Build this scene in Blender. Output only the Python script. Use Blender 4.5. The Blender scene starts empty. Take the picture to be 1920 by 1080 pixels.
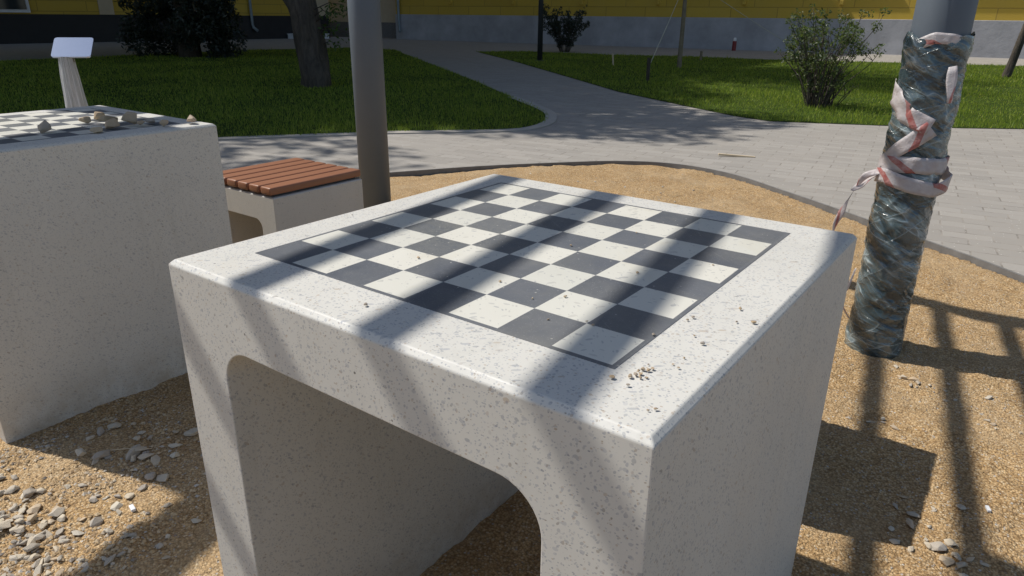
import bpy, bmesh, math, random
import numpy as np
from mathutils import Vector, Matrix, noise
R = math.radians
C = bpy.context.scene.collection
scene = bpy.context.scene
S = 0.75          # metres per table width
G = 1.04          # table height in table widths

def W(x, y, z=-G):
    return Vector((x * S, y * S, (z + G) * S))

# ------------------------------------------------------------------ camera
cam_d = bpy.data.cameras.new('camera')
cam = bpy.data.objects.new('camera', cam_d)
C.objects.link(cam)
cam_d.sensor_width = 36.0
cam_d.lens = 1316.35 / 1920 * 36
cam_d.clip_start = 0.02
cam_d.clip_end = 2000
rt = Vector((0.80474172, 0.5935507, 0.0093985))
dn = Vector((0.22211603, -0.28638922, -0.93201164))
fw = Vector((-0.55050453, 0.75211621, -0.36230647))
m = Matrix((rt, -dn, -fw)).transposed().to_4x4()
m.translation = W(1.25997, -0.62307, 0.43403)
cam.matrix_world = m
scene.camera = cam

# ------------------------------------------------------------------ light
EL, AZ = 53.0, 16.5           # shadows run towards +x turned AZ degrees to +y
sdir = Vector((math.cos(R(AZ)) * math.cos(R(EL)), math.sin(R(AZ)) * math.cos(R(EL)), -math.sin(R(EL))))
sun_d = bpy.data.lights.new('sun', 'SUN')
sun_d.energy = 4.0
sun_d.angle = R(0.65)
sun_d.color = (1.0, 0.955, 0.88)
sun = bpy.data.objects.new('sun', sun_d)
C.objects.link(sun)
sun.rotation_euler = sdir.to_track_quat('-Z', 'Y').to_euler()
world = bpy.data.worlds.new('World')
scene.world = world
world.use_nodes = True
wn = world.node_tree.nodes
wn.clear()
sky = wn.new('ShaderNodeTexSky')
sky.sky_type = 'NISHITA'
sky.sun_disc = False
sky.sun_elevation = R(EL)
tos = -sdir
sky.sun_rotation = math.atan2(tos.x, tos.y)
bg = wn.new('ShaderNodeBackground')
bg.inputs['Strength'].default_value = 0.095
wo = wn.new('ShaderNodeOutputWorld')
world.node_tree.links.new(sky.outputs[0], bg.inputs[0])
world.node_tree.links.new(bg.outputs[0], wo.inputs[0])
scene.view_settings.view_transform = 'Standard'
scene.view_settings.look = 'None'
scene.view_settings.exposure = 0.22
scene.view_settings.gamma = 1
scene.render.resolution_x = 1024
scene.render.resolution_y = 576
scene.cycles.max_bounces = 8
scene.cycles.transparent_max_bounces = 24

# ------------------------------------------------------------------ materials
class NT:
    def __init__(s, name):
        s.m = bpy.data.materials.new(name); s.m.use_nodes = True
        s.t = s.m.node_tree; s.t.nodes.clear()
        s.out = s.n('OutputMaterial')
    def n(s, kind, **kw):
        o = s.t.nodes.new('ShaderNode' + kind)
        for k, v in kw.items():
            if hasattr(o, k) and not k.startswith('i_'):
                setattr(o, k, v)
        return o
    def l(s, a, b): s.t.links.new(a, b)
    def setin(s, node, **kw):
        for k, v in kw.items():
            key = k.replace('_', ' ')
            if hasattr(v, 'is_linked') or isinstance(v, bpy.types.NodeSocket): s.l(v, node.inputs[key])
            else: node.inputs[key].default_value = v
        return node
    def coord(s, kind='Object'):
        return s.n('TexCoord').outputs[kind]
    def mapping(s, vec, scale=(1, 1, 1), rot=(0, 0, 0), loc=(0, 0, 0)):
        o = s.n('Mapping'); s.l(vec, o.inputs['Vector'])
        o.inputs['Scale'].default_value = scale; o.inputs['Rotation'].default_value = rot; o.inputs['Location'].default_value = loc
        return o.outputs[0]
    def noise(s, vec, scale, detail=4, rough=.6, dist=0):
        o = s.n('TexNoise'); s.l(vec, o.inputs['Vector']); s.setin(o, Scale=scale, Detail=detail, Roughness=rough, Distortion=dist)
        return o
    def vor(s, vec, scale, feature='F1', rnd=1.0):
        o = s.n('TexVoronoi'); o.feature = feature; s.l(vec, o.inputs['Vector']); s.setin(o, Scale=scale, Randomness=rnd)
        return o
    def math(s, op, a, b=None, clamp=False):
        o = s.n('Math', operation=op, use_clamp=clamp)
        for i, v in enumerate((a, b)):
            if v is None: continue
            if isinstance(v, (int, float)): o.inputs[i].default_value = v
            else: s.l(v, o.inputs[i])
        return o.outputs[0]
    def mix(s, f, a, b, mode='MIX'):
        o = s.n('Mix'); o.data_type = 'RGBA'; o.blend_type = mode
        for i, v in ((0, f), (6, a), (7, b)):
            if isinstance(v, bpy.types.NodeSocket): s.l(v, o.inputs[i])
            elif i == 0: o.inputs[0].default_value = v
            else: o.inputs[i].default_value = (*v[:3], 1)
        return o.outputs[2]
    def ramp(s, f, stops, interp='LINEAR'):
        o = s.n('ValToRGB'); s.l(f, o.inputs[0]); cr = o.color_ramp; cr.interpolation = interp
        while len(cr.elements) < len(stops): cr.elements.new(0.5)
        for e, (p, c) in zip(cr.elements, stops):
            e.position = p; e.color = (*c, 1) if len(c) == 3 else (c[0], c[0], c[0], 1)
        return o.outputs[0]
    def bump(s, h, strength=.3, dist=.005, normal=None):
        o = s.n('Bump'); s.l(h, o.inputs['Height']); o.inputs['Strength'].default_value = strength; o.inputs['Distance'].default_value = dist
        if normal is not None: s.l(normal, o.inputs['Normal'])
        return o.outputs[0]
    def bsdf(s, color, rough=.6, normal=None, **kw):
        o = s.n('BsdfPrincipled')
        if isinstance(color, bpy.types.NodeSocket): s.l(color, o.inputs['Base Color'])
        else: o.inputs['Base Color'].default_value = (*color, 1)
        if isinstance(rough, bpy.types.NodeSocket): s.l(rough, o.inputs['Roughness'])
        else: o.inputs['Roughness'].default_value = rough
        if normal is not None: s.l(normal, o.inputs['Normal'])
        for k, v in kw.items():
            key = k.replace('_', ' ')
            if isinstance(v, bpy.types.NodeSocket): s.l(v, o.inputs[key])
            else: o.inputs[key].default_value = v
        s.l(o.outputs[0], s.out.inputs[0])
        return o

def sep(n, vec):
    o = n.n('SeparateXYZ'); n.l(vec, o.inputs[0]); return o.outputs

def chips(n, v, scale, lo, hi, seedloc=(0, 0, 0)):
    """mask of flat elongated stone chips plus a random colour per chip"""
    dv = n.noise(v, 60, 2, .5)
    add = n.n('VectorMath', operation='MULTIPLY_ADD')
    n.l(dv.outputs['Color'], add.inputs[0]); add.inputs[1].default_value = (.006, .006, .006); n.l(v, add.inputs[2])
    vv = n.mapping(add.outputs[0], loc=seedloc)
    vo = n.vor(vv, scale)
    sc = sep(n, vo.outputs['Color'])
    th = n.n('MapRange'); n.l(sc[0], th.inputs[0])
    th.inputs[1].default_value = 0.25; th.inputs[2].default_value = 1; th.inputs[3].default_value = lo; th.inputs[4].default_value = hi
    mask = n.math('LESS_THAN', vo.outputs['Distance'], th.outputs[0])
    return mask, sc

def terrazzo(name, base, dark=.5, board=False, amount=1.0):
    n = NT(name)
    v = n.coord('Object')
    big = n.noise(v, 3.0, 5, .6).outputs[0]
    col = n.mix(n.ramp(big, [(.3, (0,)), (.7, (1,))]), tuple(c * .93 for c in base), tuple(min(1, c * 1.04) for c in base))
    fine = n.noise(v, 500, 3, .7).outputs[0]
    col = n.mix(n.ramp(fine, [(.3, (0,)), (.75, (.18,))]), col, (.48, .47, .45))
    # warm translucent stains
    st = n.noise(v, 1.6, 6, .65, .6).outputs[0]
    col = n.mix(n.ramp(st, [(.56, (0,)), (.74, (.32,))]), col, (.56, .49, .36))
    pal = [(.0, (.26, .28, .33)), (.3, (.40, .41, .43)), (.55, (.17, .19, .23)), (.75, (.46, .46, .46)), (.94, (.38, .27, .17)), (1, (.12, .11, .10))]
    rots = ((.5, .3, .9), (1.1, 2.0, .4), (.2, .9, 2.2), (.9, .1, 1.6))
    for i, (scale, lo, hi) in enumerate(((125, -.10, .35), (170, -.03, .36), (250, .02, .39), (380, .0, .44))):
        vv = n.mapping(v, scale=(1, 1, 1), rot=rots[i])
        vv = n.mapping(vv, scale=(1, .42, 1.0) if i < 3 else (1, .7, 1))
        mask, sc = chips(n, vv, scale, lo * (1 / amount), hi * amount, (i * 3.1, i, 2.7 * i))
        cc = n.ramp(sc[1], pal)
        col = n.mix(n.math('MULTIPLY', mask, dark * (.75 if i < 3 else 1)), col, cc)
    # sparse dark pits
    mask, sc = chips(n, n.mapping(v, loc=(7, 3, 1)), 70, -1.0, .13)
    col = n.mix(n.math('MULTIPLY', mask, .8), col, (.07, .065, .06))
    # sand splashed up the foot of the block, and faint drips
    zz = sep(n, v)[2]
    ft = n.math('MULTIPLY', n.ramp(zz, [(.0, (1,)), (.16, (0,))]), n.ramp(n.noise(v, 14, 7, .75).outputs[0], [(.38, (0,)), (.62, (1,))]))
    col = n.mix(n.math('MULTIPLY', ft, .55), col, (.34, .25, .15))
    dr = n.noise(n.mapping(v, scale=(22, 22, 1.6)), 1, 5, .7).outputs[0]
    col = n.mix(n.ramp(dr, [(.55, (0,)), (.75, (.22,))]), col, (.36, .34, .29))
    h = n.noise(v, 240, 4, .7).outputs[0]
    pit = n.vor(v, 260).outputs['Distance']
    hh = n.math('ADD', n.math('MULTIPLY', h, .5), n.math('MULTIPLY', n.math('LESS_THAN', pit, .12), -1))
    nor = n.bump(hh, .25, .0008)
    rg = n.ramp(n.noise(v, 9, 4).outputs[0], [(.3, (.48,)), (.8, (.68,))])
    n.bsdf(col, rg, nor)
    return n.m

def board_mat():
    """8 x 8 squares of dark and pale terrazzo with a thin dark outline; local x, y in 0..1"""
    n = NT('chessboard_terrazzo')
    v = n.coord('Object')
    s = sep(n, v)
    B = .786 * S; fr = .010; cell = (1 - 2 * fr) / 8
    u = n.math('DIVIDE', s[0], B); w = n.math('DIVIDE', s[1], B)
    fu = n.math('DIVIDE', n.math('SUBTRACT', u, fr), cell); fw_ = n.math('DIVIDE', n.math('SUBTRACT', w, fr), cell)
    par = n.math('MODULO', n.math('ADD', n.math('FLOOR', fu), n.math('FLOOR', fw_)), 2)   # 0 = dark corner
    white = n.math('GREATER_THAN', n.math('ABSOLUTE', par), .5)
    ins = None
    for a in (fu, fw_):
        t = n.math('MULTIPLY', n.math('GREATER_THAN', a, 0), n.math('LESS_THAN', a, 8))
        ins = t if ins is None else n.math('MULTIPLY', ins, t)
    white = n.math('MULTIPLY', white, ins)
    # id of a square -> random tone
    idv = n.n('CombineXYZ'); n.l(n.math('FLOOR', fu), idv.inputs[0]); n.l(n.math('FLOOR', fw_), idv.inputs[1])
    wn_ = n.n('TexWhiteNoise'); n.l(idv.outputs[0], wn_.inputs[0]); rnd = wn_.outputs[0]
    big = n.noise(v, 7, 5, .65).outputs[0]
    pale = n.mix(rnd, (.62, .61, .55), (.69, .67, .60))
    pale = n.mix(n.ramp(n.noise(v, 5, 6, .7, .4).outputs[0], [(.54, (0,)), (.74, (.45,))]), pale, (.56, .50, .36))
    for i, (scale, lo, hi) in enumerate(((95, -.14, .30), (140, -.12, .32), (230, -.2, .36))):
        vv = n.mapping(n.mapping(v, rot=(0, 0, .5 + i)), scale=(1, .45, 1))
        mask, sc = chips(n, vv, scale, lo, hi, (i * 5.1, 1 + i, i))
        pale = n.mix(n.math('MULTIPLY', mask, .55), pale, n.ramp(sc[1], [(0, (.36, .37, .38)), (.5, (.5, .48, .43)), (1, (.28, .29, .32))]))
    darkc = n.mix(rnd, (.095, .105, .125), (.13, .14, .16))
    darkc = n.mix(n.ramp(big, [(.42, (0,)), (.8, (.55,))]), darkc, (.17, .175, .185))
    # worn patch in the middle-left squares
    pa = n.n('VectorMath', operation='DISTANCE'); n.l(v, pa.inputs[0]); pa.inputs[1].default_value = (.17, .25, 0)
    wp = n.math('MULTIPLY', n.ramp(pa.outputs['Value'], [(.03, (1,)), (.15, (0,))]), n.ramp(n.noise(v, 160, 5, .8, 1.5).outputs[0], [(.44, (0,)), (.6, (1,))]))
    darkc = n.mix(n.math('MULTIPLY', wp, .65), darkc, (.24, .24, .21))
    sp = n.vor(v, 420)
    sps = sep(n, sp.outputs['Color'])
    spm = n.math('MULTIPLY', n.math('LESS_THAN', sp.outputs['Distance'], .26), n.math('GREATER_THAN', sps[0], .6))
    spm = n.math('MULTIPLY', spm, n.ramp(n.noise(v, 12, 3).outputs[0], [(.35, (.25,)), (.65, (1,))]))
    darkc = n.mix(n.math('MULTIPLY', spm, .6), darkc, (.38, .39, .4))
    sp2 = n.vor(n.mapping(v, loc=(3, 1, 0)), 90); s2 = sep(n, sp2.outputs['Color'])
    darkc = n.mix(n.math('MULTIPLY', n.math('MULTIPLY', n.math('LESS_THAN', sp2.outputs['Distance'], .11), n.math('GREATER_THAN', s2[1], .72)), .85), darkc, (.5, .49, .45))
    dust = n.noise(v, 30, 6, .75).outputs[0]
    darkc = n.mix(n.ramp(dust, [(.5, (0,)), (.85, (.3,))]), darkc, (.3, .3, .29))
    sc_ = n.noise(n.mapping(n.mapping(v, rot=(0, 0, .7)), scale=(4, 160, 1)), 1.0, 3, .6, .4).outputs[0]
    scm = n.math('MULTIPLY', n.ramp(sc_, [(.66, (0,)), (.70, (1,))]), n.ramp(n.noise(v, 6, 3).outputs[0], [(.5, (0,)), (.62, (1,))]))
    darkc = n.mix(n.math('MULTIPLY', scm, .5), darkc, (.33, .33, .32))
    film = n.noise(v, 3.2, 6, .7, .6).outputs[0]
    darkc = n.mix(n.ramp(film, [(.42, (0,)), (.7, (.4,))]), darkc, (.25, .24, .21))
    col = n.mix(white, darkc, pale)
    nor = n.bump(n.noise(v, 260, 4, .7).outputs[0], .25, .0006)
    n.bsdf(col, n.ramp(big, [(.3, (.36,)), (.7, (.5,))]), nor)
    return n.m

def sand_mat():
    n = NT('coarse_sand')
    v = n.coord('Object')
    v1 = n.vor(v, 175); v2 = n.vor(n.mapping(v, loc=(2, 5, 1)), 120); v3 = n.vor(v, 420)
    c1 = sep(n, v1.outputs['Color'])
    col = n.ramp(c1[0], [(0, (.32, .205, .10)), (.3, (.50, .34, .175)), (.6, (.62, .44, .245)), (.82, (.72, .55, .34)), (.93, (.74, .66, .52)), (1, (.18, .12, .08))])
    c3 = sep(n, v3.outputs['Color'])
    col = n.mix(.35, col, n.ramp(c3[1], [(0, (.3, .19, .1)), (.6, (.5, .35, .2)), (1, (.64, .5, .33))]))
    gap = n.ramp(v1.outputs['Distance'], [(.35, (0,)), (.75, (1,))])
    col = n.mix(n.math('MULTIPLY', gap, .7), col, (.17, .105, .05))
    big = n.noise(v, 2.6, 6, .6, .3).outputs[0]
    col = n.mix(n.ramp(big, [(.47, (0,)), (.66, (.4,))]), col, (.50, .40, .28))
    col = n.mix(1.0, col, (1.03, .98, .88), 'MULTIPLY')
    wet = n.noise(n.mapping(v, loc=(4, 9, 0)), 1.3, 7, .7, .5).outputs[0]
    col = n.mix(n.ramp(wet, [(.5, (0,)), (.72, (.4,))]), col, (.25, .15, .07))
    c2 = sep(n, v2.outputs['Color'])
    pm = n.math('MULTIPLY', n.math('LESS_THAN', v2.outputs['Distance'], .34), n.math('GREATER_THAN', c2[0], .93))
    col = n.mix(pm, col, n.ramp(c2[1], [(0, (.34, .3, .26)), (1, (.6, .56, .5))]))
    h = n.math('SUBTRACT', 1, n.math('POWER', v1.outputs['Distance'], 2))
    h = n.math('ADD', n.math('MULTIPLY', h, 1), n.math('MULTIPLY', c1[1], .9))
    h = n.math('ADD', h, n.math('MULTIPLY', n.math('SUBTRACT', 1, v3.outputs['Distance']), .5))
    nor = n.bump(h, .9, .0030, n.bump(n.noise(v, 45, 5, .7).outputs[0], .6, .010))
    n.bsdf(col, .92, nor, Specular_IOR_Level=.2)
    return n.m

def paver_mat():
    n = NT('concrete_pavers')
    v = n.mapping(n.coord('Object'), rot=(0, 0, R(-8)))
    wob = n.noise(v, 2.2, 2).outputs['Color']
    ad = n.n('VectorMath', operation='MULTIPLY_ADD'); n.l(wob, ad.inputs[0]); ad.inputs[1].default_value = (.02, .02, 0); n.l(v, ad.inputs[2])
    b = n.n('TexBrick'); n.l(ad.outputs[0], b.inputs['Vector'])
    b.offset = .5
    n.setin(b, Scale=1.0); b.inputs['Brick Width'].default_value = .24; b.inputs['Row Height'].default_value = .12
    b.inputs['Mortar Size'].default_value = .005; b.inputs['Mortar Smooth'].default_value = .2; b.inputs['Bias'].default_value = 0
    b.inputs['Color1'].default_value = (.27, .252, .228, 1); b.inputs['Color2'].default_value = (.335, .313, .284, 1); b.inputs['Mortar'].default_value = (.31, .28, .245, 1)
    col = b.outputs['Color']
    # joints partly swept full of sand: only stretches of them are dark
    jn = n.math('MULTIPLY', b.outputs['Fac'], n.ramp(n.noise(v, 6.5, 4, .7).outputs[0], [(.46, (.12,)), (.58, (1,))]))
    col = n.mix(n.math('MULTIPLY', jn, .8), col, (.13, .115, .10))
    col = n.mix(n.ramp(n.noise(v, 1.1, 6, .65).outputs[0], [(.35, (0,)), (.75, (.5,))]), col, (.33, .30, .26))
    col = n.mix(n.ramp(n.noise(v, 160, 3, .8).outputs[0], [(.45, (0,)), (.8, (.35,))]), col, (.25, .23, .21))
    sp = n.vor(v, 45); ss = sep(n, sp.outputs['Color'])
    col = n.mix(n.math('MULTIPLY', n.math('LESS_THAN', sp.outputs['Distance'], .14), n.math('GREATER_THAN', ss[0], .8)), col, (.6, .57, .52))
    nor = n.bump(n.math('SUBTRACT', n.math('MULTIPLY', n.noise(v, 110, 4, .7).outputs[0], .35), jn), .5, .003)
    n.bsdf(col, .85, nor)
    return n.m

def simple(name, col, rough=.6, var=.15, scale=8, bump=.2, bdist=.003, metallic=0, bscale=None, **kw):
    n = NT(name)
    v = n.coord('Object')
    f = n.noise(v, scale, 6, .65).outputs[0]
    c = n.mix(n.ramp(f, [(.3, (0,)), (.7, (1,))]), tuple(x * (1 - var) for x in col), tuple(min(1, x * (1 + var)) for x in col))
    nor = n.bump(n.noise(v, bscale or scale * 6, 5, .7).outputs[0], bump, bdist)
    n.bsdf(c, rough, nor, Metallic=metallic, **kw)
    return n.m

def leaf_mat(name, a, b, c, trans=.35):
    n = NT(name)
    g = n.n('NewGeometry')
    col = n.ramp(g.outputs['Random Per Island'], [(0, a), (.55, b), (1, c)])
    p = n.bsdf(col, .5, None)
    t = n.n('BsdfTranslucent'); n.l(n.mix(.5, col, (.25, .35, .04)), t.inputs[0])
    mx = n.n('MixShader'); mx.inputs[0].default_value = trans
    n.l(p.outputs[0], mx.inputs[1]); n.l(t.outputs[0], mx.inputs[2]); n.l(mx.outputs[0], n.out.inputs[0])
    return n.m

def stone_mat(tan=False):
    n = NT('tan_stone' if tan else 'field_stone')
    v = n.coord('Object')
    o = n.n('ObjectInfo')
    col = n.ramp(o.outputs['Random'], [(0, (.34, .30, .25)), (.2, (.50, .44, .35)), (.45, (.58, .49, .36)), (.6, (.36, .32, .28)), (.8, (.62, .56, .45)), (1, (.48, .34, .2))] if not tan else [(0, (.36, .25, .14)), (.3, (.46, .33, .19)), (.5, (.30, .28, .27)), (.7, (.52, .36, .20)), (.85, (.40, .30, .22)), (1, (.56, .42, .24))])
    vv = n.n('VectorMath', operation='ADD'); n.l(v, vv.inputs[0]); n.l(o.outputs['Location'], vv.inputs[1])
    f = n.noise(vv.outputs[0], 60, 6, .7).outputs[0]
    col = n.mix(n.ramp(f, [(.35, (0,)), (.7, (.5,))]), col, (.55, .48, .38))
    col = n.mix(n.ramp(n.noise(vv.outputs[0], 300, 3, .7).outputs[0], [(.5, (0,)), (.8, (.4,))]), col, (.16, .14, .12))
    nor = n.bump(f, .5, .002)
    n.bsdf(col, .85, nor)
    return n.m

def wood_slat_mat():
    n = NT('brown_slat_wood')
    v = n.coord('Object')
    f = n.noise(n.mapping(v, scale=(60, 2.5, 60)), 1, 6, .65, .5).outputs[0]
    col = n.mix(f, (.23, .095, .050), (.33, .150, .085))
    nor = n.bump(f, .25, .001)
    n.bsdf(col, .42, nor)
    return n.m

def bark_mat(name='tree_bark', a=(.035, .028, .022), b=(.11, .09, .07)):
    n = NT(name)
    v = n.coord('Object')
    f = n.noise(n.mapping(v, scale=(9, 9, 2.2)), 1.4, 8, .7, .8).outputs[0]
    col = n.mix(n.ramp(f, [(.35, (0,)), (.68, (1,))]), a, b)
    n.bsdf(col, .9, n.bump(f, .9, .05))
    return n.m

def film_mat():
    """clear stretch film: mostly see-through, cloudy in its folds, glossy"""
    n = NT('clear_stretch_film')
    g = n.n('TexCoord'); v = g.outputs['UV']
    cloud = n.noise(n.mapping(n.mapping(v, rot=(0, 0, .5)), scale=(2, 7, 1)), 1.4, 4, .55, .8).outputs[0]
    rid = None; hs = None
    for sc_, rot, dist, w_ in (((.8, 3.2, 1), .55, .6, .011), ((.8, 3.6, 1), -.55, .5, .009), ((.9, 4.5, 1), .25, .6, .008)):
        f = n.noise(n.mapping(n.mapping(v, rot=(0, 0, rot), loc=(rot * 7, 2, 0)), scale=sc_), 2.0, 2.5, .5, dist).outputs[0]
        d = n.math('ABSOLUTE', n.math('SUBTRACT', f, .5))
        line = n.ramp(d, [(0, (.85,)), (w_, (.3,)), (w_ * 4, (0,))])
        rid = line if rid is None else n.math('MAXIMUM', rid, line)
        hs = line if hs is None else n.math('ADD', hs, line)
    hs = n.math('ADD', n.math('MULTIPLY', hs, .22), n.math('MULTIPLY', cloud, 2.2))
    nor = n.bump(hs, .6, .012)
    p = n.n('BsdfPrincipled'); p.inputs['Base Color'].default_value = (.60, .74, .80, 1); p.inputs['Roughness'].default_value = .2
    n.l(nor, p.inputs['Normal']); p.inputs['Specular IOR Level'].default_value = 1.0
    tr = n.n('BsdfTransparent'); tr.inputs[0].default_value = (.50, .72, .78, 1)
    gl = n.n('BsdfGlossy'); gl.inputs['Roughness'].default_value = .16; n.l(nor, gl.inputs['Normal']); gl.inputs[0].default_value = (1, 1, 1, 1)
    fr = n.n('Fresnel'); fr.inputs[0].default_value = 1.55; n.l(nor, fr.inputs['Normal'])
    clear = n.n('MixShader'); n.l(n.math('MULTIPLY', fr.outputs[0], 1.6, True), clear.inputs[0]); n.l(tr.outputs[0], clear.inputs[1]); n.l(gl.outputs[0], clear.inputs[2])
    mx = n.n('MixShader')
    n.l(n.mix(n.math('MULTIPLY', rid, n.ramp(cloud, [(.42, (.0,)), (.64, (.9,))])), n.mix(n.ramp(cloud, [(.35, (0,)), (.75, (1,))]), (.05, .085, .10), (.23, .31, .33)), (.62, .72, .75)), p.inputs['Base Color'])
    fac = n.math('ADD', n.math('MULTIPLY', rid, .3), n.ramp(cloud, [(.3, (.35,)), (.75, (.65,))]), True)
    n.l(fac, mx.inputs[0])
    n.l(clear.outputs[0], mx.inputs[1]); n.l(p.outputs[0], mx.inputs[2]); n.l(mx.outputs[0], n.out.inputs[0])
    return n.m

def tape_mat():
    n = NT('barrier_tape_plastic')
    v = n.coord('UV')
    s = sep(n, v)
    # broad slanting red and white fields, faded to pink
    st = n.math('FRACT', n.math('ADD', n.math('MULTIPLY', s[0], 1.0), n.math('MULTIPLY', s[1], .35)))
    red = n.math('GREATER_THAN', st, .84)
    nz = n.noise(n.coord('Object'), 40, 5, .7).outputs[0]
    colw = n.mix(n.ramp(nz, [(.35, (0,)), (.7, (1,))]), (.66, .60, .60), (.78, .75, .75))
    colr = n.mix(n.ramp(nz, [(.35, (0,)), (.7, (1,))]), (.52, .14, .13), (.66, .42, .39))
    col = n.mix(red, colw, colr)
    nor = n.bump(n.noise(n.coord('Object'), 70, 4, .6, 1.2).outputs[0], .7, .004)
    p = n.bsdf(col, .3, nor)
    t = n.n('BsdfTranslucent'); n.l(col, t.inputs[0])
    tr = n.n('BsdfTransparent'); tr.inputs[0].default_value = (.9, .8, .8, 1)
    mx = n.n('MixShader'); mx.inputs[0].default_value = .3; n.l(p.outputs[0], mx.inputs[1]); n.l(t.outputs[0], mx.inputs[2])
    m2 = n.n('MixShader'); m2.inputs[0].default_value = .12; n.l(mx.outputs[0], m2.inputs[1]); n.l(tr.outputs[0], m2.inputs[2])
    n.l(m2.outputs[0], n.out.inputs[0])
    return n.m

def yellow_mat():
    n = NT('yellow_rendered_blocks')
    v = n.coord('Object')
    b = n.n('TexBrick'); n.l(n.mapping(v, rot=(R(90), 0, 0)), b.inputs['Vector']); b.offset = .5
    b.inputs['Scale'].default_value = 1; b.inputs['Brick Width'].default_value = 1.6; b.inputs['Row Height'].default_value = .36
    b.inputs['Mortar Size'].default_value = .014; b.inputs['Mortar Smooth'].default_value = .2
    b.inputs['Color1'].default_value = (.60, .41, .055, 1); b.inputs['Color2'].default_value = (.55, .37, .05, 1); b.inputs['Mortar'].default_value = (.36, .24, .04, 1)
    col = n.mix(n.ramp(n.noise(v, 2, 6, .7).outputs[0], [(.4, (0,)), (.8, (.3,))]), b.outputs['Color'], (.5, .36, .1))
    n.bsdf(col, .8, n.bump(n.math('SUBTRACT', n.noise(v, 60, 4).outputs[0], n.math('MULTIPLY', b.outputs['Fac'], 2)), .4, .01))
    return n.m

def grass_ground_mat():
    n = NT('lawn_soil')
    v = n.coord('Object')
    f = n.noise(v, 5, 8, .75).outputs[0]
    col = n.mix(n.ramp(f, [(.35, (0,)), (.65, (1,))]), (.035, .055, .012), (.075, .12, .022))
    n.bsdf(col, .9, n.bump(n.noise(v, 90, 5, .8).outputs[0], 1, .03), Specular_IOR_Level=.1)
    return n.m

M = dict(
    terr=terrazzo('grey_white_terrazzo', (.615, .60, .555), .66),
    terr_stool=terrazzo('stool_terrazzo', (.56, .54, .50), .4, amount=.85),
    board=board_mat(), sand=sand_mat(), paver=paver_mat(), stone=stone_mat(),
    slat=wood_slat_mat(), bark=bark_mat(), film=film_mat(), tape=tape_mat(), yellow=yellow_mat(), soil=grass_ground_mat(),
    steel=simple('dark_grey_painted_steel', (.10, .122, .150), .55, .06, 4, .08, .001, bscale=400),
    steel_dark=simple('near_black_painted_steel', (.03, .033, .037), .5, .06, 4),
    edging=simple('grey_steel_edging', (.16, .155, .15), .6, .2, 14),
    kerb=simple('pale_concrete_kerb', (.36, .335, .30), .85, .12, 9, .4),
    plinth=simple('grey_plinth_render', (.38, .38, .40), .85, .22, 1.1, .5, .02),
    plinth_dark=simple('black_stone_plinth', (.018, .018, .02), .6, .2, 3),
    cream=simple('cream_render', (.56, .46, .31), .85, .06, 3),
    white=simple('white_paint', (.75, .76, .78), .5, .05, 6),
    pipe=simple('blue_grey_pipe', (.22, .27, .29), .45, .1, 6),
    glass=simple('dark_window_glass', (.03, .04, .045), .08, .1, 1, .02),
    earth=simple('packed_earth', (.17, .14, .11), .95, .2, .5, .5, .02),
    lath=simple('pale_bare_wood', (.60, .48, .32), .7, .12, 20),
    pole_wood=simple('weathered_stake_wood', (.20, .165, .11), .85, .25, 9),
    rope=simple('thin_pale_rope', (.45, .43, .33), .8, .1, 40),
    red=simple('red_paint', (.20, .02, .02), .5, .1, 10),
    panel=simple('polished_sign_panel', (.44, .52, .66), .12, .03, 3, .02, .0005, metallic=.9),
    black=simple('black_rubber', (.015, .015, .015), .7, .1, 10),
    grass=leaf_mat('grass_blades', (.105, .18, .015), (.24, .34, .027), (.42, .45, .07), .45),
    leaf_tree=leaf_mat('tree_leaves', (.03, .07, .015), (.05, .10, .02), (.08, .14, .03)),
    leaf_dark=leaf_mat('dark_evergreen_leaves', (.010, .018, .013), (.016, .026, .019), (.03, .042, .032), .08),
    leaf_bush=leaf_mat('bush_leaves', (.035, .06, .02), (.06, .09, .03), (.12, .13, .05), .3),
)

# ------------------------------------------------------------------ helpers
def link(name, me, mat=None, parent=None):
    o = bpy.data.objects.new(name, me); C.objects.link(o)
    if mat is not None: me.materials.append(mat)
    if parent is not None: o.parent = parent
    return o
def mesh_bm(name, bm, mat, parent=None, smooth=False):
    me = bpy.data.meshes.new(name); bm.normal_update(); bm.to_mesh(me); bm.free()
    if smooth:
        for p in me.polygons: p.use_smooth = True
    return link(name, me, mat, parent)
def mesh_py(name, V, F, mat, parent=None, smooth=False):
    me = bpy.data.meshes.new(name); me.from_pydata([tuple(v) for v in V], [], F); me.update()
    if smooth:
        for p in me.polygons: p.use_smooth = True
    return link(name, me, mat, parent)
def mesh_np(name, V, nper, mat, parent=None):
    """V: (k*nper, 3) vertices, k separate faces of nper corners"""
    V = np.asarray(V, dtype=np.float32).reshape(-1, 3); k = len(V) // nper
    me = bpy.data.meshes.new(name)
    me.vertices.add(len(V)); me.vertices.foreach_set('co', V.ravel())
    me.loops.add(len(V)); me.loops.foreach_set('vertex_index', np.arange(len(V), dtype=np.int32))
    me.polygons.add(k); me.polygons.foreach_set('loop_start', np.arange(0, len(V), nper, dtype=np.int32))
    me.polygons.foreach_set('loop_total', np.full(k, nper, dtype=np.int32))
    me.update(calc_edges=True)
    return link(name, me, mat, parent)
def empty(name, loc, rz=0):
    o = bpy.data.objects.new(name, None); C.objects.link(o); o.location = loc; o.rotation_euler = (0, 0, rz); o.empty_display_size = .1
    return o
def tag(o, label=None, cat=None, group=None, kind=None):
    if label: o['label'] = label
    if cat: o['category'] = cat
    if group: o['group'] = group
    if kind: o['kind'] = kind
    return o
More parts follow.
